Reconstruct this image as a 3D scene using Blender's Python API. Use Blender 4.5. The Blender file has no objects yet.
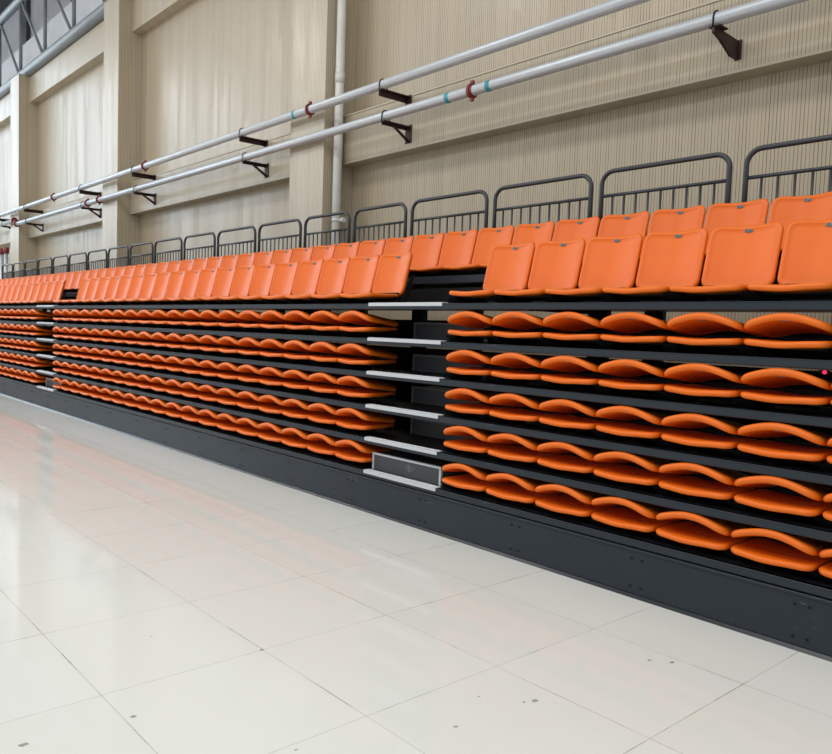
import bpy, math, random
from mathutils import Vector, Matrix
random.seed(7)
PI = math.pi
S = bpy.context.scene
COL = S.collection

# ------------------------------------------------------------------ materials
def new_mat(name):
    m = bpy.data.materials.new(name); m.use_nodes = True
    nt = m.node_tree
    return m, nt, nt.nodes, nt.links, nt.nodes['Principled BSDF']

def node(nt, typ, **kw):
    n = nt.nodes.new(typ)
    for k, v in kw.items():
        if k.startswith('_'): setattr(n, k[1:], v)
        else: n.inputs[k.replace('__', ' ')].default_value = v
    return n

def math_node(nt, op, a, b=None, c=None):
    n = nt.nodes.new('ShaderNodeMath'); n.operation = op
    for i, v in enumerate((a, b, c)):
        if v is None: continue
        if isinstance(v, (int, float)): n.inputs[i].default_value = v
        else: nt.links.new(v, n.inputs[i])
    return n.outputs[0]

def mix_col(nt, fac, a, b, blend='MIX'):
    n = nt.nodes.new('ShaderNodeMix'); n.data_type = 'RGBA'; n.blend_type = blend
    for i, v in ((0, fac), (6, a), (7, b)):
        if isinstance(v, (int, float)): n.inputs[i].default_value = v
        elif isinstance(v, tuple): n.inputs[i].default_value = (*v, 1) if len(v) == 3 else v
        else: nt.links.new(v, n.inputs[i])
    return n.outputs[2]

def obj_coords(nt):
    tc = nt.nodes.new('ShaderNodeTexCoord')
    sp = nt.nodes.new('ShaderNodeSeparateXYZ'); nt.links.new(tc.outputs['Object'], sp.inputs[0])
    return tc.outputs['Object'], sp.outputs

def noise(nt, vec, scale, detail=3, rough=.55):
    n = nt.nodes.new('ShaderNodeTexNoise')
    n.inputs['Scale'].default_value = scale; n.inputs['Detail'].default_value = detail; n.inputs['Roughness'].default_value = rough
    if vec is not None: nt.links.new(vec, n.inputs['Vector'])
    return n.outputs['Fac']

def ramp(nt, fac, p0, p1, c0=0., c1=1.):
    n = nt.nodes.new('ShaderNodeMapRange'); nt.links.new(fac, n.inputs[0])
    n.inputs[1].default_value = p0; n.inputs[2].default_value = p1; n.inputs[3].default_value = c0; n.inputs[4].default_value = c1
    return n.outputs[0]

def bump(nt, b, height, strength, dist):
    n = nt.nodes.new('ShaderNodeBump'); n.inputs['Strength'].default_value = strength; n.inputs['Distance'].default_value = dist
    nt.links.new(height, n.inputs['Height']); nt.links.new(n.outputs[0], b.inputs['Normal'])

def simple(name, col, rough=.5, metal=0., var=.12, nscale=8., spec=None, coat=0., emit=None):
    m, nt, N, L, b = new_mat(name)
    v, _ = obj_coords(nt)
    f = noise(nt, v, nscale, 4)
    c = mix_col(nt, ramp(nt, f, .3, .7), tuple(x * (1 - var) for x in col), tuple(min(1, x * (1 + var)) for x in col))
    L.new(c, b.inputs['Base Color'])
    b.inputs['Roughness'].default_value = rough; b.inputs['Metallic'].default_value = metal
    if spec is not None: b.inputs['Specular IOR Level'].default_value = spec
    if coat: b.inputs['Coat Weight'].default_value = coat; b.inputs['Coat Roughness'].default_value = .15
    if emit:
        b.inputs['Emission Color'].default_value = (*emit[0], 1); b.inputs['Emission Strength'].default_value = emit[1]
    return m

def make_orange():
    m, nt, N, L, b = new_mat('orange_plastic')
    v, _ = obj_coords(nt)
    f = noise(nt, v, 5., 3)
    L.new(mix_col(nt, f, (.72, .136, .006), (.78, .154, .009)), b.inputs['Base Color'])
    b.inputs['Roughness'].default_value = .40
    b.inputs['Specular IOR Level'].default_value = .36
    bump(nt, b, noise(nt, v, 420., 2), .06, .001)
    return m

def make_steel():
    m, nt, N, L, b = new_mat('painted_dark_steel')
    v, xyz = obj_coords(nt)
    f = noise(nt, v, 2.2, 5, .6)
    base = mix_col(nt, f, (.012, .018, .025), (.021, .029, .038))
    sc = nt.nodes.new('ShaderNodeMapping'); sc.inputs['Scale'].default_value = (5, 30, 38); L.new(v, sc.inputs[0])
    scuff = ramp(nt, noise(nt, sc.outputs[0], 1., 6, .7), .645, .70)
    L.new(mix_col(nt, math_node(nt, 'MULTIPLY', scuff, .30), base, (.32, .34, .36)), b.inputs['Base Color'])
    b.inputs['Roughness'].default_value = .40; b.inputs['Specular IOR Level'].default_value = .35
    return m

def make_deck():
    m, nt, N, L, b = new_mat('dark_film_faced_plywood')
    v, _ = obj_coords(nt)
    f = noise(nt, v, 9., 5)
    L.new(mix_col(nt, f, (.010, .007, .008), (.024, .017, .018)), b.inputs['Base Color'])
    b.inputs['Roughness'].default_value = .33
    return m

def make_alu():
    m, nt, N, L, b = new_mat('ribbed_aluminium')
    v, xyz = obj_coords(nt)
    st = math_node(nt, 'FRACT', math_node(nt, 'MULTIPLY', xyz[1], 90.))
    rib = ramp(nt, math_node(nt, 'ABSOLUTE', math_node(nt, 'SUBTRACT', st, .5)), .1, .3)
    L.new(mix_col(nt, math_node(nt, 'MULTIPLY', rib, .45), (.66, .68, .70), (.36, .38, .40)), b.inputs['Base Color'])
    b.inputs['Roughness'].default_value = .42; b.inputs['Metallic'].default_value = .35
    bump(nt, b, rib, .4, .002)
    return m

def make_wall(name, tint, groove_col):
    """vertical slatted acoustic boards: groove every 32 mm, boards 128 mm wide of slightly different tone"""
    m, nt, N, L, b = new_mat(name)
    v, xyz = obj_coords(nt)
    g = math_node(nt, 'ADD', xyz[0], xyz[1])
    fr = math_node(nt, 'FRACT', math_node(nt, 'DIVIDE', g, .032))
    groove = math_node(nt, 'LESS_THAN', fr, .19)
    board = math_node(nt, 'FLOOR', math_node(nt, 'DIVIDE', g, .128))
    course = math_node(nt, 'FLOOR', math_node(nt, 'DIVIDE', math_node(nt, 'ADD', xyz[2], math_node(nt, 'MULTIPLY', board, .77)), 2.42))
    cx = nt.nodes.new('ShaderNodeCombineXYZ'); L.new(board, cx.inputs[0]); L.new(course, cx.inputs[1])
    wn = nt.nodes.new('ShaderNodeTexWhiteNoise'); wn.noise_dimensions = '2D'; L.new(cx.outputs[0], wn.inputs['Vector'])
    mp = nt.nodes.new('ShaderNodeMapping'); mp.inputs['Scale'].default_value = (14, 14, .8); L.new(v, mp.inputs[0])
    grain = noise(nt, mp.outputs[0], 2., 4)
    tone = math_node(nt, 'ADD', math_node(nt, 'MULTIPLY', wn.outputs['Value'], .16), math_node(nt, 'MULTIPLY', grain, .22))
    base = mix_col(nt, tone, tint, tuple(c * .62 for c in tint))
    # some grooves are darker than others
    cy = nt.nodes.new('ShaderNodeCombineXYZ'); L.new(math_node(nt, 'FLOOR', math_node(nt, 'DIVIDE', g, .032)), cy.inputs[0])
    wg = nt.nodes.new('ShaderNodeTexWhiteNoise'); wg.noise_dimensions = '2D'; L.new(cy.outputs[0], wg.inputs['Vector'])
    gs = math_node(nt, 'MULTIPLY', groove, ramp(nt, wg.outputs['Value'], 0, 1, .45, 1.))
    L.new(mix_col(nt, gs, base, groove_col), b.inputs['Base Color'])
    L.new(ramp(nt, wn.outputs['Value'], 0, 1, .30, .43), b.inputs['Roughness'])
    b.inputs['Specular IOR Level'].default_value = .65
    return m

def make_floor():
    m, nt, N, L, b = new_mat('polished_porcelain_tile')
    v, xyz = obj_coords(nt)
    T = .8; OX, OY = .062, -.628
    def line(c, off, wid):
        t = math_node(nt, 'DIVIDE', math_node(nt, 'SUBTRACT', c, off), T)
        d = math_node(nt, 'ABSOLUTE', math_node(nt, 'SUBTRACT', math_node(nt, 'FRACT', math_node(nt, 'ADD', t, .5)), .5))
        return math_node(nt, 'FLOOR', t), d, math_node(nt, 'LESS_THAN', d, wid / T)
    ix, dx, lx = line(xyz[0], OX, .0022)
    iy, dy, ly = line(xyz[1], OY, .0022)
    cx = nt.nodes.new('ShaderNodeCombineXYZ'); L.new(ix, cx.inputs[0]); L.new(iy, cx.inputs[1])
    wn = nt.nodes.new('ShaderNodeTexWhiteNoise'); wn.noise_dimensions = '2D'; L.new(cx.outputs[0], wn.inputs['Vector'])
    cloud = noise(nt, v, 1.1, 6, .6)
    base = mix_col(nt, cloud, (.69, .70, .655), (.74, .75, .71))
    base = mix_col(nt, math_node(nt, 'MULTIPLY', wn.outputs['Value'], .35), base, (.68, .685, .635))
    joint = math_node(nt, 'MAXIMUM', lx, ly)
    dirt = ramp(nt, noise(nt, v, 1.7, 5, .75), .50, .68, .30, 1.)
    base = mix_col(nt, math_node(nt, 'MULTIPLY', joint, dirt), base, (.14, .125, .10))
    # small scuffs and crumbs of dirt
    spots = [(1.91, -2.99, .012), (1.87, -3.40, .016), (2.74, -1.99, .010), (2.79, -1.55, .014), (1.66, -2.235, .012), (2.86, -.75, .010),
             (2.94, -.68, .012), (2.77, -1.60, .007), (2.62, -1.72, .006), (-.8, -.61, .009), (1.2, -2.6, .005), (2.5, -2.6, .006)]
    tot = None
    wob = noise(nt, v, 60., 3)
    for (sx, sy, r) in spots:
        r *= .8
        ddx = math_node(nt, 'SUBTRACT', xyz[0], sx); ddy = math_node(nt, 'SUBTRACT', xyz[1], sy)
        d2 = math_node(nt, 'SQRT', math_node(nt, 'ADD', math_node(nt, 'MULTIPLY', ddx, ddx), math_node(nt, 'MULTIPLY', math_node(nt, 'MULTIPLY', ddy, ddy), .5)))
        k = math_node(nt, 'LESS_THAN', math_node(nt, 'ADD', d2, math_node(nt, 'MULTIPLY', math_node(nt, 'SUBTRACT', wob, .5), r * 2.2)), r)
        tot = k if tot is None else math_node(nt, 'MAXIMUM', tot, k)
    fine = ramp(nt, noise(nt, v, 26., 4, .7), .80, .82)
    tot = math_node(nt, 'MAXIMUM', math_node(nt, 'MULTIPLY', tot, .62), math_node(nt, 'MULTIPLY', fine, .25))
    L.new(mix_col(nt, tot, base, (.10, .10, .085)), b.inputs['Base Color'])
    L.new(ramp(nt, cloud, .3, .7, .055, .10), b.inputs['Roughness'])
    b.inputs['Specular IOR Level'].default_value = .34
    return m

def make_galv():
    m, nt, N, L, b = new_mat('galvanised_pipe')
    v, _ = obj_coords(nt)
    mp = nt.nodes.new('ShaderNodeMapping'); mp.inputs['Scale'].default_value = (1.2, 9, 9); L.new(v, mp.inputs[0])
    f = noise(nt, mp.outputs[0], 4., 5)
    L.new(mix_col(nt, f, (.42, .45, .48), (.62, .65, .68)), b.inputs['Base Color'])
    b.inputs['Roughness'].default_value = .36; b.inputs['Metallic'].default_value = .25
    return m

ORANGE = make_orange(); STEEL = make_steel(); DECK = make_deck(); ALU = make_alu()
WALL = make_wall('slatted_wood_wall', (.50, .415, .295), (.07, .052, .035))
PILLAR = make_wall('slatted_wood_pillar', (.52, .445, .325), (.15, .12, .08))
EDGE = simple('beige_edge_trim', (.52, .46, .35), .45, nscale=2, var=.05); FLOOR = make_floor(); GALV = make_galv()
BLACK = simple('black_steel_bracket', (.006, .006, .007), .55, spec=.25)
RAIL = simple('charcoal_railing_paint', (.030, .034, .038), .38, nscale=20)
PLATE = simple('number_plate_metal', (.15, .15, .155), .40, metal=.2)
INK = simple('number_ink', (.02, .02, .025), .5)
MAROON = simple('red_oxide_bracket_paint', (.028, .010, .009), .55)
RED = simple('red_coupling_paint', (.20, .022, .025), .4)
TEAL = simple('teal_tape', (.03, .30, .36), .45)
PVC = simple('white_pvc_pipe', (.66, .65, .62), .35, nscale=2)
GREYP = simple('grey_step_panel', (.060, .066, .074), .45, nscale=30)
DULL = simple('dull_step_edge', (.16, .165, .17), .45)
SATIN = simple('satin_aluminium_trim', (.62, .64, .66), .42, metal=.1)
TRUSS = simple('grey_truss_paint', (.19, .205, .22), .42, nscale=3)
PLASTER = simple('pale_plaster', (.60, .60, .62), .6, nscale=2, var=.05)
LILAC = simple('clerestory_panel', (.46, .45, .47), .6, nscale=2, var=.05)
ROOF = simple('dark_roof_deck', (.05, .052, .06), .7)
RUBBER = simple('blue_black_skirt', (.008, .012, .018), .28, nscale=3, spec=.3)
LED = simple('red_indicator', (.6, .02, .08), .4, emit=((1., .01, .09), 1.5))
CHALK = simple('worn_chalk_mark', (.30, .30, .31), .7, nscale=60, var=.4)

# ------------------------------------------------------------------ mesh builder
class MB:
    def __init__(self): self.v = []; self.f = []; self.sm = []; self.mi = []
    def face(self, idx, smooth=False, mi=0): self.f.append(tuple(idx)); self.sm.append(smooth); self.mi.append(mi)
    def box(self, x0, x1, y0, y1, z0, z1, c=.004, mi=0, M=None):
        """box with chamfered edges"""
        base = len(self.v)
        lo = (min(x0, x1), min(y0, y1), min(z0, z1)); hi = (max(x0, x1), max(y0, y1), max(z0, z1))
        c = min(c, *[(hi[i] - lo[i]) * .45 for i in range(3)])
        idx = {}
        for sx in (0, 1):
            for sy in (0, 1):
                for sz in (0, 1):
                    s = (sx, sy, sz)
                    for a in range(3):
                        p = []
                        for k in range(3):
                            e = hi[k] if s[k] else lo[k]
                            if k != a: e += -c if s[k] else c
                            p.append(e)
                        p = Vector(p)
                        if M is not None: p = M @ p
                        idx[(s, a)] = len(self.v); self.v.append(tuple(p))
        fs = []
        for a in range(3):
            b_, c_ = (a + 1) % 3, (a + 2) % 3
            for sa in (0, 1):
                q = []
                for (sb, sc) in ((0, 0), (1, 0), (1, 1), (0, 1)):
                    s = [0, 0, 0]; s[a] = sa; s[b_] = sb; s[c_] = sc; q.append(idx[(tuple(s), a)])
                fs.append(q if sa else q[::-1])
        for a in range(3):
            b_, c_ = (a + 1) % 3, (a + 2) % 3
            for sb in (0, 1):
                for sc in (0, 1):
                    s0 = [0, 0, 0]; s0[b_] = sb; s0[c_] = sc; s1 = list(s0); s1[a] = 1
                    q = [idx[(tuple(s0), b_)], idx[(tuple(s1), b_)], idx[(tuple(s1), c_)], idx[(tuple(s0), c_)]]
                    fs.append(q if (sb == sc) else q[::-1])
        for sx in (0, 1):
            for sy in (0, 1):
                for sz in (0, 1):
                    s = (sx, sy, sz); q = [idx[(s, 0)], idx[(s, 1)], idx[(s, 2)]]
                    fs.append(q if (sx + sy + sz) % 2 else q[::-1])
        for q in fs: self.face(q, False, mi)
        return self
    def prism(self, poly, axis, a0, a1, mi=0):
        """poly: 2-D points in the other two axes (cyclic order), extruded along axis"""
        n = len(poly); base = len(self.v)
        for a in (a0, a1):
            for (p, q) in poly:
                co = {0: (a, p, q), 1: (q, a, p), 2: (p, q, a)}[axis]; self.v.append(co)
        self.face([base + i for i in range(n)][::-1], False, mi); self.face([base + n + i for i in range(n)], False, mi)
        for i in range(n):
            j = (i + 1) % n; self.face([base + i, base + j, base + n + j, base + n + i], False, mi)
        return self
    def tube(self, pts, r, n=12, mi=0, closed=False):
        pts = [Vector(p) for p in pts]; m = len(pts); base = len(self.v)
        t0 = (pts[1] - pts[0]).normalized()
        ref = Vector((0, 0, 1)) if abs(t0.z) < .9 else Vector((1, 0, 0))
        nrm = t0.cross(ref).normalized(); prev = t0
        for i, p in enumerate(pts):
            if closed: t = (pts[(i + 1) % m] - pts[i - 1]).normalized()
            elif i == 0: t = t0
            elif i == m - 1: t = (pts[i] - pts[i - 1]).normalized()
            else: t = ((pts[i + 1] - p).normalized() + (p - pts[i - 1]).normalized()).normalized()
            q = prev.rotation_difference(t); nrm = (q @ nrm).normalized(); prev = t
            bn = t.cross(nrm)
            for k in range(n):
                a = 2 * PI * k / n; self.v.append(tuple(p + nrm * (r * math.cos(a)) + bn * (r * math.sin(a))))
        for i in range(m if closed else m - 1):
            i2 = (i + 1) % m
            for k in range(n):
                k2 = (k + 1) % n
                self.face([base + i * n + k, base + i * n + k2, base + i2 * n + k2, base + i2 * n + k], True, mi)
        if not closed:
            self.face([base + k for k in range(n)][::-1], False, mi); self.face([base + (m - 1) * n + k for k in range(n)], False, mi)
        return self
    def mesh(self, name, mats):
        me = bpy.data.meshes.new(name); me.from_pydata(self.v, [], self.f)
        for m in (mats if isinstance(mats, (list, tuple)) else [mats]): me.materials.append(m)
        me.polygons.foreach_set('use_smooth', self.sm); me.polygons.foreach_set('material_index', self.mi)
        me.update(); return me
    def build(self, name, mats, parent=None, loc=(0, 0, 0)):
        return link(name, self.mesh(name, mats), parent, loc)

def link(name, me, parent=None, loc=(0, 0, 0)):
    o = bpy.data.objects.new(name, me); COL.objects.link(o); o.location = loc
    if parent: o.parent = parent
    return o
def tag(o, label, cat, group=None):
    o['label'] = label; o['category'] = cat
    if group: o['group'] = group
    return o
def empty(name, loc, label, cat, group=None):
    o = bpy.data.objects.new(name, None); COL.objects.link(o); o.location = loc; o.empty_display_size = .1
    return tag(o, label, cat, group)
def structure(o, label=None, cat=None):
    o['kind'] = 'structure'
    if label: o['label'] = label; o['category'] = cat
    return o
def copy_thing(src, loc, label):
    c = src.copy(); COL.objects.link(c); c.location = loc; c['label'] = label
    for ch in list(src.children):
        d = ch.copy(); COL.objects.link(d); d.parent = c
        for g in list(ch.children):
            e = g.copy(); COL.objects.link(e); e.parent = d
    return c

ORD = ['zeroth', 'first', 'second', 'third', 'fourth', 'fifth', 'sixth', 'seventh', 'eighth', 'ninth', 'tenth', 'eleventh', 'twelfth', 'thirteenth',
       'fourteenth', 'fifteenth', 'sixteenth', 'seventeenth', 'eighteenth', 'nineteenth', 'twentieth', 'twenty-first', 'twenty-second', 'twenty-third']

# ------------------------------------------------------------------ the stand's measures (metres)
TIER = [.355, .640, .924, 1.211, 1.4985, 1.794, 2.080]   # walking height of each tier
PITCH = .4476                                       # seat pitch
MID0 = -.530; PITCH_MID = .4428                                        # centre of the seat of the middle bank beside the central aisle
RIGHT0 = .840                                       # centre of the seat of the near bank beside the central aisle
FAR0 = MID0 - 18 * PITCH_MID - .89 - PITCH              # centre of the seat of the far bank beside the far aisle
AISLES = [(-.303, .583), (-9.584, -8.664)]
XL, XR = -19.0, 4.6
ROW = .815                                          # row depth
YS = -.012                                            # seat front behind the nosing

# ------------------------------------------------------------------ the chair
A = .2165
def rounded_ring(a, y0, y1, r, n_side=9, n_c=5):
    pts = []
    cs = [((a - r), y1 - r, 0), (-(a - r), y1 - r, PI / 2), (-(a - r), y0 + r, PI), ((a - r), y0 + r, 1.5 * PI)]
    for i in range(4):
        cx, cy, st = cs[i]
        arc = [(cx + r * math.cos(st + PI / 2 * k / n_c), cy + r * math.sin(st + PI / 2 * k / n_c)) for k in range(n_c + 1)]
        pts += arc
        nx, ny, nst = cs[(i + 1) % 4]
        e = (nx + r * math.cos(nst), ny + r * math.sin(nst)); s = arc[-1]
        for k in range(1, n_side + 1):
            t = k / (n_side + 1); pts.append((s[0] + (e[0] - s[0]) * t, s[1] + (e[1] - s[1]) * t))
    return pts
def shell(L, R, half, fr, bk, rings_f, rings_b, th=lambda s: 1.):
    """rounded-rectangle shell; fr/bk(x, s, inset) give the two faces' offsets"""
    mb = MB(); rings = []
    mid = lambda x, s: .5 * (fr(x, s, 0) + bk(x, s, 0))
    def ring(ins, zf):
        r = max(R - ins, .004); a = A - ins
        pts = rounded_ring(a, ins, L - ins, min(r, a * .98))
        st = len(mb.v)
        for (x, s) in pts: mb.v.append((x, s, zf(x, s)))
        rings.append([st + i for i in range(len(pts))])
    for ins in reversed(rings_b): ring(ins, lambda x, s, i=ins: bk(x, s, i) - half * th(s))
    for k in range(7):
        t = -PI / 2 + PI * k / 6
        ring(half * (1 - math.cos(t)), lambda x, s, t=t: mid(x, s) + half * th(s) * math.sin(t))
    for ins in rings_f: ring(ins, lambda x, s, i=ins: fr(x, s, i) + half * th(s))
    n = len(rings[0])
    mb.face(rings[0][::-1], True); mb.face(rings[-1], True)
    for a, b in zip(rings, rings[1:]):
        for i in range(n):
            j = (i + 1) % n; mb.face([a[i], a[j], b[j], b[i]], True)
    return mb
RF = [.022, .030, .034, .055, .085, .12, .155, .185, .205]

def sm(t): t = max(0, min(1, t)); return t * t * (3 - 2 * t)
# backrest: local x across, s up from the hinge; offset = towards the rear
BL = .418
def back_bulge(x, s):
    u = min(abs(x), A) / A
    return .0535 * (.80 * (1 - u * u) + .20 * (.5 + .5 * math.cos(PI * u))) * (.82 + .18 * sm(s / .32)) + .004 * (s / BL) ** 2
def back_front(x, s, ins):                          # faces the sitter: raised rim, recessed field
    return back_bulge(x, s) - .004 * sm((ins - .026) / .008)
mbk = shell(BL, .066, .0205, lambda x, s, i: back_bulge(x, s), lambda x, s, i: back_bulge(x, s) + .004 * sm((i - .026) / .008), RF, RF)
mbk.v = [(x, z, s) for (x, s, z) in mbk.v]          # x across, y to the rear, z up
mbk.f = [tuple(reversed(f)) for f in mbk.f]
ME_BACK = mbk.mesh('backrest', ORANGE)
# pan: x across, y to the rear, z up
def pan_h(x, y):
    u = min(abs(x), A) / A
    h = (.007 + .006 * sm((y - .2) / .15)) * u * u - .010 * math.exp(-((y - .20) / .11) ** 2) * (1 - u * u)
    h -= .006 * (1 - sm(y / .07)) * (.5 + .5 * math.cos(2 * PI * (x + .03) / .30)) * (1 - u ** 4)
    return h
mpan = shell(.395, .062, .0175, lambda x, s, i: pan_h(x, s), lambda x, s, i: pan_h(x, s), RF, RF, lambda s: 1 - .3 * sm((s - .2) / .19))
ME_PAN = mpan.mesh('seat_pan', ORANGE)
# number plate: oval with dark figures
mp = MB(); n = 20; ST = .380; pb = back_bulge(0, ST) - .0205 - .0002
top = []; bot = []
for k in range(n):
    a = 2 * PI * k / n
    top.append(len(mp.v)); mp.v.append((.026 * math.cos(a), pb - .0016, ST + .0115 * math.sin(a)))
for k in range(n):
    a = 2 * PI * k / n
    bot.append(len(mp.v)); mp.v.append((.028 * math.cos(a), pb + .004, ST + .013 * math.sin(a)))
mp.face(top, False, 0)
for k in range(n): mp.face([top[k], bot[k], bot[(k + 1) % n], top[(k + 1) % n]], False, 0)
for (x0, x1, z0, z1) in ((-.015, -.010, -.007, .007), (-.015, -.003, .003, .007), (.003, .015, -.007, -.003), (.010, .015, -.007, .007), (-.006, -.002, -.007, .002)):
    mp.box(x0, x1, pb - .0022, pb - .0012, ST + z0, ST + z1, .0002, 1)
ME_PLATE = mp.mesh('number_plate', [PLATE, INK])
# steel foot shared between neighbours, under the edge of the pan
mf = MB()
mf.prism([(.125, .0005), (.40, .0005), (.40, .052), (.06, .052), (.10, .022)], 0, -PITCH / 2 - .04, -PITCH / 2 + .05)
mf.box(-PITCH / 2 + .04, PITCH / 2 - .06, .15, .19, .040, .058, .003)
mf.box(-.17, .17, .385, .43, .0305, .115, .006)
ME_FOOT = mf.mesh('seat_bracket', BLACK)
# arms that carry the raised backrest
ma = MB()
for sx in (-1, 1):
    x = sx * .203
    ma.prism([(.405, .038), (.44, .02), (.485, .06), (.545, .28), (.522, .28), (.455, .12), (.405, .075)], 0, x - .008, x + .008)
ma.tube([(-.2, .475, .10), (.2, .475, .10)], .011, 8)
ME_ARM = ma.mesh('back_support', BLACK)
HINGE_DOWN, HINGE_UP = (0, .405, .112), (0, .405, .087)
PHI_UP, PHI_DOWN = math.radians(-14), math.radians(83.3)

def make_chair(folded, loc, label, group):
    t = empty('stadium_chair', loc, label, 'seat', group)
    link('seat_pan', ME_PAN, t, (0, 0, .073))
    b = link('backrest', ME_BACK, t, HINGE_DOWN if folded else HINGE_UP); b.rotation_euler.x = PHI_DOWN if folded else PHI_UP
    link('number_plate', ME_PLATE, b)
    link('seat_bracket', ME_FOOT, t)
    if not folded: link('back_support', ME_ARM, t)
    return t
proto = {}
def chair(folded, loc, label, group):
    if folded not in proto:
        proto[folded] = make_chair(folded, loc, label, group); return proto[folded]
    c = copy_thing(proto[folded], loc, label); c['group'] = group; return c

TN = ['lowest', 'second-lowest', 'middle', 'fourth', 'fifth']
def pos(k, bank):
    if bank == 'near': return f'{ORD[k + 1]} right of the central aisle'
    if bank == 'mid': return f'{ORD[k + 1]} left of the central aisle'
    return f'{ORD[k + 1]} beyond the far aisle'
def bank_x(bank, k): return {'near': RIGHT0 + PITCH * k, 'mid': MID0 - PITCH_MID * k, 'far': FAR0 - PITCH * k}[bank]
for k in range(5):
    row = ['lowest row', 'second row from the floor', 'third row from the floor', 'fourth row from the floor', 'fifth row from the floor'][k]
    for bank, cnt in (('near', 7), ('mid', 19), ('far', 8)):
        for i in range(cnt):
            if bank == 'near' and i == 6 and k > 3: continue
            chair(True, (bank_x(bank, i), YS, TIER[k]), f'folded orange seat, {row}, {pos(i, bank)}', f'folded seats in the {row}')
for bank, cnt in (('near', 6), ('mid', 19), ('far', 10)):
    for i in range(cnt):
        chair(False, (bank_x(bank, i), YS, TIER[5]), f'open orange seat, front upright row, {pos(i, bank)}', 'open seats in the front upright row')
X2 = -3.187 + 7 * PITCH                             # rear row runs on behind both aisles; this one stands behind the central aisle
for i in range(-38, 8):
    x = X2 + PITCH * i
    if x > 3.1: continue
    if x < -8.9:
        j = round((-8.9 - x) / PITCH + .5); w = f'{ORD[j]} beyond the far aisle'
    elif i == 0: w = 'directly behind the central aisle'
    elif i > 0: w = f'{ORD[i]} right of the central aisle'
    else: w = f'{ORD[-i]} left of the central aisle'
    chair(False, (x, YS + ROW, TIER[6]), f'open orange seat, rear top row, {w}', 'open seats in the rear row')

# ------------------------------------------------------------------ platforms
TIER_WORD = ['lowest', 'second', 'third', 'fourth', 'fifth', 'sixth']
for k in range(6):
    z = TIER[k]
    t = empty('tier_platform', (0, 0, z), f'{TIER_WORD[k]} dark steel tier of the telescopic stand counted from the floor', 'platform', 'tiers of the telescopic stand')
    m = MB()
    m.box(XL, XR, 0, .045, -.048, 0, .006)
    m.box(XL, XR, .0, .10, -.010, 0, .003)
    m.build('nose_beam', STEEL, t)
    MB().box(XL, XR, .10, .86, -.030, -.003, .002).build('deck', DECK, t)
    MB().box(XL, XR, .845, .865, -.03, (.20 if k < 4 else .178), .003).build('rear_riser', BLACK, t)
    for (a, b) in AISLES:
        n = MB()
        n.box(a, b, -.006, .062, .0, .006, .002); n.box(a, b, -.008, -.0005, -.022, .006, .002)
        for j in range(5): n.box(a, b, .004 + j * .012, .009 + j * .012, .006, .0085, .0008)
        o = n.build('step_nosing', ALU, t); o['label'] = 'ribbed aluminium nosing strip'
    for x in (-14., -11., -8.2, -5.1, -2., 1.35, 4.3):
        m = MB().box(x - .03, x + .03, .10, .845, -.052, -.03, .004)
        m.build('joist', BLACK, t)

# half-height steps in the aisles
def aisle_step(a, b, y, z, label, bright):
    t = empty('aisle_step', ((a + b) / 2, y, z), label, 'step', 'half-height aisle steps')
    w = (b - a) / 2; h = .150
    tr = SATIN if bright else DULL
    MB().box(-w + .012, w - .012, .002, .30, 0, h - .004, .003).build('step_box', GREYP, t)
    MB().box(-w, w, -.006, .03, h - .016, h + .002, .003).build('top_trim', tr, t)
    for s in (-1, 1): MB().box(s * (w - .011) - .011, s * (w - .011) + .011, -.004, .02, 0, h - .018, .003).build('side_trim', tr, t)
    if bright and a > -2:
        m = MB()
        cx, cz = .04, .082
        m.box(cx - .003, cx + .003, -.0012, .003, cz - .035, cz + .03, .0005)
        m.box(cx + .014, cx + .019, -.0012, .003, cz - .03, cz + .012, .0005)
        for sx in (-1, 1):
            m.tube([(cx + sx * .018, .0015, cz + .022), (cx + sx * .034, .0015, cz + .004), (cx + sx * .03, .0015, cz - .014)], .0026, 6)
        m.tube([(cx + .035, .0015, cz - .02), (cx + .06, .0015, cz - .008), (cx + .064, .0015, cz + .01)], .0024, 6)
        o = m.build('worn_mark', CHALK, t); o['label'] = 'faint worn pale mark'
    return t
for ai, (a, b) in enumerate(AISLES):
    nm = ('central aisle', 'far aisle')[ai]
    for k in range(5):
        if k == 0: aisle_step(a - .008, b - (.048, .112)[ai], (.10, .16)[ai], TIER[0], f'grey silver-edged half step at the bottom of the {nm}', True)
        else: aisle_step(a, b, .53, TIER[k], f'dark half step on the {TIER_WORD[k]} tier up the {nm}', False)

# kickboard at the floor
t = empty('kickboard', (0, 0, 0), 'dark steel kickboard along the floor under the lowest tier', 'kickboard')
m = MB()
m.box(XL, XR, .008, .04, .018, .299, .004)
m.box(XL, XR, .0, .012, .281, .299, .003)
x = .435 - .94 * 15
while x < XR:
    for dx in (-.035, .035):
        for z in (.065, .235): m.tube([(x + dx, .0085, z), (x + dx, .002, z)], .007, 8, 1)
    x += .94
m.build('panel', [STEEL, BLACK], t)
m = MB(); m.prism([(-.012, .0), (.03, .0), (.03, .019), (.004, .019)], 0, XL, XR); m.build('floor_skirt', RUBBER, t)

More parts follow.
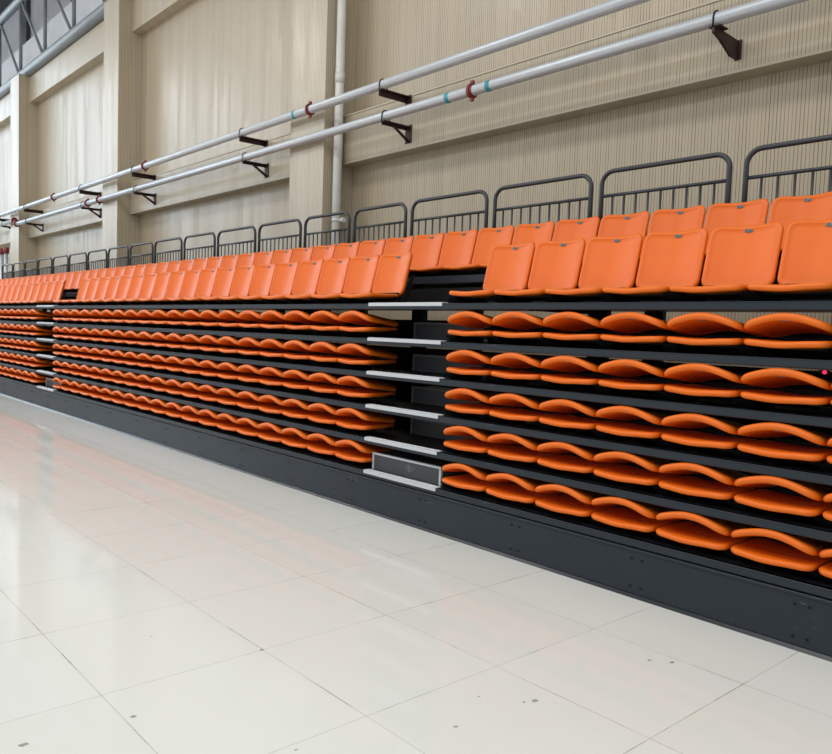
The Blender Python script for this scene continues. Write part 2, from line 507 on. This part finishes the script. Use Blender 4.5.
# rear platform that carries the last row
t = empty('rear_platform', (0, ROW, TIER[6]), 'fixed dark top platform under the rear row of seats', 'platform')
m = MB(); m.box(XL, XR, 0, .045, -.070, 0, .006); m.box(XL, XR, .0, .1, -.01, 0, .003); m.build('nose_beam', STEEL, t)
MB().box(XL, XR, .10, .93, -.03, -.003, .002).build('deck', DECK, t)
MB().box(XL, XR, .90, .94, -.09, -.003, .004).build('rear_beam', BLACK, t)
for x in (-14.2, -12.2, -10.0, -8.1, -6.2, -4.3, -2.5, -.64, 1.36, 3.2):
    for y in (.07, .86):
        o = MB().box(x - .085, x + .085, y, y + .06, -TIER[6], -.03, .006).build('support_post', BLACK, t)
for x in (-14.2, -12.2, -10.0, -8.1, -6.2, -4.3, -2.5, -.64, 1.36, 3.2):
    MB().box(x - .03, x + .03, .12, .87, -.10, -.03, .004).build('cross_beam', BLACK, t)

# red indicator lamp under the fifth tier, near bank
t = empty('indicator_lamp', (3.264, .066, TIER[4] - .0565), 'tiny glowing red indicator lamp under the fifth tier by the right edge', 'lamp')
MB().box(-.028, .018, -.008, .03, -.014, .003, .003).build('housing', BLACK, t)
m = MB(); m.tube([(.004, -.0075, -.006), (.004, -.014, -.006)], .0095, 12); m.build('lens', LED, t)

# ------------------------------------------------------------------ guardrail panels behind the rear row
YR = 1.65; ZD = TIER[6]
starts = [2.045, .805, -.41, -1.615, -2.645, -3.69, -4.84, -6.05, -7.2, -8.36, -9.46, -10.56, -11.70, -12.87, -14.0, -15.13, -16.22, -17.3, -18.4]
ends = [3.25] + [s - (.085 if i == 0 else .068) for i, s in enumerate(starts[:-1])]
for i, (a, b) in enumerate(zip(starts, ends)):
    if i == 0: lab = 'charcoal guardrail panel behind the rear row, cut by the right picture edge'
    else: lab = f'charcoal guardrail panel behind the rear row, {ORD[i + 1]} counted from the near end'
    g = empty('guardrail_panel', ((a + b) / 2, YR, ZD), lab, 'railing', 'guardrail panels behind the rear row')
    w = (b - a) / 2 - .02; H = .912; r = .11
    pts = [(-w, 0, 0), (-w, 0, H - r)]
    for k in range(1, 7): th = PI / 2 * k / 6; pts.append((-w + r - r * math.cos(th), 0, H - r + r * math.sin(th)))
    for k in range(0, 7): th = PI / 2 * k / 6; pts.append((w - r + r * math.sin(th), 0, H - r + r * math.cos(th)))
    pts += [(w, 0, 0)]
    MB().tube(pts, .020, 10).build('frame', RAIL, g)
    MB().tube([(-w, 0, 0.706), (w, 0, 0.706)], 0.0145, 8).build('mid_rail', RAIL, g)
    MB().tube([(-w, 0, .10), (w, 0, .10)], 0.0145, 8).build('bottom_rail', RAIL, g)
    nb = 9
    for k in range(nb):
        x = -w + 2 * w * (k + 1) / (nb + 1)
        MB().tube([(x, 0, .10), (x, 0, 0.706)], .0095, 6).build('baluster', RAIL, g)

# ------------------------------------------------------------------ the hall
m = MB(); m.box(-40, 9, -22, 4.0, -.12, 0, .001); o = m.build('floor', FLOOR); structure(o, 'glossy off-white square tile floor of the hall', 'floor')
YW, YB, YP = 2.83, 2.60, 2.30
m = MB(); m.box(-40, 9, YW, YW + .22, 0, 8.50, .001); o = m.build('wall_back', WALL); structure(o, 'beige slatted wood wall behind the stand', 'wall')
PX = [-34.27, -26.70, -19.21, -11.77, -4.20, 3.42]  # right edges of the pillars
PW = .86
for i, x in enumerate(PX):
    m = MB(); m.box(x - PW, x, YP, YW + .05, 0, 8.56, .006); o = m.build('pillar', PILLAR)
    structure(o, f'beige slatted wall pillar, {ORD[len(PX) - i]} from the near end', 'pillar')
for i, x in enumerate(PX):
    x1 = PX[i + 1] - PW if i + 1 < len(PX) else 9
    for (z0, z1, nm) in ((3.90, 4.59, 'lower'), (7.80, 8.50, 'upper')):
        m = MB(); m.box(x - .01, x1 + .01, YB, YW + .02, z0, z1, .003)
        for zz in (z0, z1 - .022): m.box(x + .001, x1 - .001, YB - .010, YB + .004, zz, zz + .022, .003, 1)
        o = m.build('wall_beam', [PILLAR, EDGE])
        structure(o, f'{nm} beige boxed wall beam in the {ORD[len(PX) - i]} bay from the near end', 'beam')
# clerestory above the wall and the roof's edge
m = MB(); m.box(-40, 9, YW + .0, YW + .5, 8.505, 9.86, .002); o = m.build('trim_1', PLASTER); structure(o)
m = MB(); m.box(-40, 9, 3.33, 3.5, 9.8, 13.0, .002); o = m.build('trim_2', LILAC); structure(o)
for x in (-30.8, -26.2, -21.9, -17.35, -12.8, -8.3, -3.8, .7):
    m = MB(); m.box(x - .2, x + .2, 3.20, 3.33, 9.86, 13., .004); structure(m.build('trim_3', ROOF))
m = MB(); m.box(-40, 9, 1.9, 3.33, 12.0, 12.2, .002); o = m.build('ceiling', ROOF); structure(o)

# roof truss along the pillar tops
t = empty('roof_truss', (0, 2.55, 8.66), 'grey tubular steel roof truss along the pillar tops', 'truss')
MB().tube([(-38, 0, 0), (8, 0, 0)], .145, 20).build('bottom_chord', TRUSS, t)
MB().tube([(-38, .45, .12), (8, .45, .12)], .07, 12).build('bottom_chord', TRUSS, t)
MB().tube([(-38, .0, 2.24), (8, .0, 2.24)], .125, 18).build('top_chord', TRUSS, t)
x = -15.33 - 2.3 * 9
while x < 8:
    MB().tube([(x, 0, .05), (x, 0, 2.2)], .052, 10).build('web_post', TRUSS, t)
    MB().tube([(x - 2.22, 0, 2.17), (x - .10, 0, .07)], .042, 10).build('web_diagonal', TRUSS, t)
    MB().tube([(x, 0, .02), (x, .45, .12)], .035, 8).build('cross_tie', TRUSS, t)
    x += 2.3

# ------------------------------------------------------------------ pipes on brackets
def ring_mesh(mb, x, y, z, r, w, mi=0, n=20):
    mb.tube([(x - w / 2, y, z), (x + w / 2, y, z)], r, n, mi)
def coupling(par, x, r, lab):
    m = MB(); m.tube([(x - .035, 0, 0), (x + .035, 0, 0)], r + .012, 20)
    m.tube([(x - .012, 0, 0), (x + .012, 0, 0)], r + .026, 20)
    m.box(x - .02, x + .02, -.02, .02, r + .01, r + .055, .004); m.box(x - .02, x + .02, -.02, .02, -r - .055, -r - .01, .004)
    o = m.build('coupling', RED, par); o['label'] = lab
def tape(par, x, r):
    m = MB(); m.tube([(x - .03, 0, 0), (x + .03, 0, 0)], r + .002, 20); o = m.build('tape_band', TEAL, par); o['label'] = 'teal tape band'
ZU, ZLO, YU, YL, RU, RL = 4.632, 4.248, 2.16, 2.20, .058, .058
t = empty('pipe', (0, YU, ZU), 'upper long galvanised steel pipe running along the wall', 'pipe')
MB().tube([(-27, 0, 0), (8, 0, 0)], RU, 24).build('pipe_run', GALV, t)
for x in (-4.36, -10.0, -15.59): coupling(t, x, RU, 'dark red grooved coupling')
tape(t, -4.73, RU)
t = empty('pipe', (0, YL, ZLO), 'lower long galvanised steel pipe ending at a red valve', 'pipe')
MB().tube([(-18.966, 0, 0), (8, 0, 0)], RL, 24).build('pipe_run', GALV, t)
for x in (-1.28, -12.55, -13.27): coupling(t, x, RL, 'dark red grooved coupling')
for x in (-1.64, -1.02): tape(t, x, RL)
m = MB(); m.tube([(-19.27, 0, .11), (-18.99, 0, .0)], .06, 16); m.build('valve_body', RED, t)['label'] = 'red valve body'
for a_, z_ in ((-19.29, .12), (-19.005, .0)):
    m = MB(); m.tube([(a_, 0, z_), (a_ + .04, 0, z_)], .092, 18); m.build('valve_flange', RED, t)['label'] = 'red valve flange'
t = empty('pipe', (0, YL, ZLO + .12), 'short galvanised pipe beyond the red valve', 'pipe')
MB().tube([(-27, 0, 0), (-19.293, 0, 0)], RL, 20).build('pipe_run', GALV, t)

def bracket_parts(t, y0, r, lower, wall):
    """origin at the pipe's underside; arm runs back to the wall face"""
    d = wall - y0
    m = MB(); m.box(-.035, .035, -.045, d, -.012, 0, .002); m.box(-.035, -.023, -.045, d, -.08 if not lower else -.045, -.006, .002)
    m.build('arm', MAROON, t)
    MB().box(-.06, .06, d - .012, d, -.21 if lower else -.11, .02, .003).build('wall_plate', MAROON, t)
    if lower:
        m = MB(); m.tube([(0, .12, -.03), (0, d - .01, -.185)], .022, 4); m.build('brace', MAROON, t)
    pts = [(0, -r - .010, -.02)] + [(0, -(r + .010) * math.cos(PI * k / 10), r + .002 + (r + .010) * math.sin(PI * k / 10)) for k in range(11)] + [(0, r + .010, -.02)]
    o = MB().tube(pts, .007, 6).build('u_bolt', BLACK, t); o['label'] = 'thin dark u-bolt'
for i, x in enumerate((-2.77, -6.22, -10.52, -13.57, -17.98, -20.9)):
    t = empty('mounting_bracket', (x, YU, ZU - RU - .002), f'dark brown straight arm under the upper pipe, {ORD[i + 1]} from the near end', 'bracket', 'upper pipe brackets')
    bracket_parts(t, YU, RU, False, YB)
for i, x in enumerate((-2.75, -6.18, -10.50, -13.55, -17.93, -20.4)):
    t = empty('mounting_bracket', (x, YL, ZLO - RL - .002 + (.12 if i == 5 else 0)), f'dark brown braced bracket under the lower pipe, {ORD[i + 2]} from the near end', 'bracket', 'lower pipe brackets')
    bracket_parts(t, YL, RL, True, YB)
# the near one is a solid gusset plate
t = empty('mounting_bracket', (1.49, YL, ZLO - RL - .002), 'dark brown solid gusset bracket under the lower pipe, upper right', 'bracket', 'lower pipe brackets')
d = YB - YL
m = MB(); m.prism([(-.045, -.05), (-.045, .0), (d, -.02), (d, -.175), (d - .13, -.175), (.07, -.085)][::-1], 0, -.02, .005); m.box(-.05, .05, -.045, .1, -.012, 0, .002)
m.build('gusset', MAROON, t)
MB().box(-.03, .03, d - .014, d, -.18, -.01, .003).build('wall_plate', MAROON, t)
r = RL
pts = [(0, -r - .010, -.02)] + [(0, -(r + .010) * math.cos(PI * k / 10), r + .002 + (r + .010) * math.sin(PI * k / 10)) for k in range(11)] + [(0, r + .010, -.02)]
MB().tube(pts, .007, 6).build('u_bolt', BLACK, t)

# white downpipe beside the pillar
t = empty('downpipe', (-4.105, 2.48, 0), 'white plastic downpipe beside the pillar nearest the central aisle', 'pipe')
MB().tube([(0, 0, 0), (0, 0, 8.45)], .064, 20).build('pipe_run', PVC, t)
m = MB()
for z in (5.08, 1.2): m.tube([(0, 0, z - .07), (0, 0, z + .07)], .071, 20)
m.build('socket', PVC, t)
m = MB(); m.tube([(0, 0, 3.08), (0, 0, 3.11)], .072, 20); m.box(.06, .16, -.012, .012, 3.075, 3.105, .003); m.tube([(.13, -.0, 3.09), (.19, -.0, 3.09)], .035, 10)
m.build('clamp', SATIN, t)

# standpipes with red valves beyond the far pillar
for i, x in enumerate((-21.62, -21.10)):
    t = empty('standpipe', (x, 2.45, 0), f'pale vertical standpipe with red valve, {("leftmost","next to the far pillar")[i]}', 'pipe', 'standpipes beyond the far pillar')
    MB().tube([(0, 0, 0), (0, 0, 3.56)], .055, 16).build('pipe_run', GALV, t)
    m = MB(); m.tube([(0, 0, 3.54), (0, 0, 3.72)], .085, 16); m.tube([(-.12, 0, 3.66), (.12, 0, 3.66)], .04, 10)
    o = m.build('valve', RED, t); o['label'] = 'dark red valve head'

# far end wall with tall daylight windows
GLASS = simple('daylight_window_glass', (.8, .85, .9), .3, emit=((.74, .88, 1.), 3.6))
m = MB(); m.box(-40.3, -40, -22, 4, 0, 18, .01); structure(m.build('wall_left', PLASTER), 'pale far end wall of the hall', 'wall')
for i in range(5):
    y = -19.6 + i * 4.3
    m = MB(); m.box(-40, -39.96, y, y + 3.7, 5.5, 15.5, .005); structure(m.build('window_%d' % (i + 1), GLASS))
# ------------------------------------------------------------------ light
W = bpy.data.worlds.new('hall_daylight'); S.world = W; W.use_nodes = True
bg = W.node_tree.nodes['Background']; bg.inputs[0].default_value = (.95, .98, 1.0, 1); bg.inputs[1].default_value = .60
def lamp(x, y, z, sx, sy, power, col=(1, .985, .955), rot=(0, 0, 0)):
    l = bpy.data.lights.new('hall_lamp', 'AREA'); l.shape = 'RECTANGLE'; l.size = sx; l.size_y = sy; l.energy = power; l.color = col
    o = bpy.data.objects.new('hall_lamp', l); COL.objects.link(o); o.location = (x, y, z); o.rotation_euler = rot
for x in (-24, -16, -8, 0, 7):
    for y in (-5, -12): lamp(x, y, 10.5, 2.0, 1.2, 225)

# ------------------------------------------------------------------ camera
cd = bpy.data.cameras.new('camera'); cam = bpy.data.objects.new('camera', cd); COL.objects.link(cam); S.camera = cam
cd.sensor_fit = 'HORIZONTAL'; cd.sensor_width = 36.; cd.lens = 36 * 771.86 / 832
cd.shift_x = (416 - 366.6) / 832; cd.shift_y = (377.776 - 377) / 832
cd.clip_end = 200
yaw, pit, rol = -.881307, -.0658117, .030308
fw = Vector((math.sin(yaw) * math.cos(pit), math.cos(yaw) * math.cos(pit), math.sin(pit)))
rt = Vector((math.cos(yaw), -math.sin(yaw), 0)); up = rt.cross(fw)
r2 = rt * math.cos(rol) + up * math.sin(rol); u2 = -rt * math.sin(rol) + up * math.cos(rol)
cam.matrix_world = Matrix(((r2.x, u2.x, -fw.x, 4.80687), (r2.y, u2.y, -fw.y, -4.21439), (r2.z, u2.z, -fw.z, 1.59527), (0, 0, 0, 1)))

vs = S.view_settings
vs.view_transform = 'Standard'; vs.look = 'None'; vs.exposure = .16; vs.gamma = 1.; vs.use_curve_mapping = False
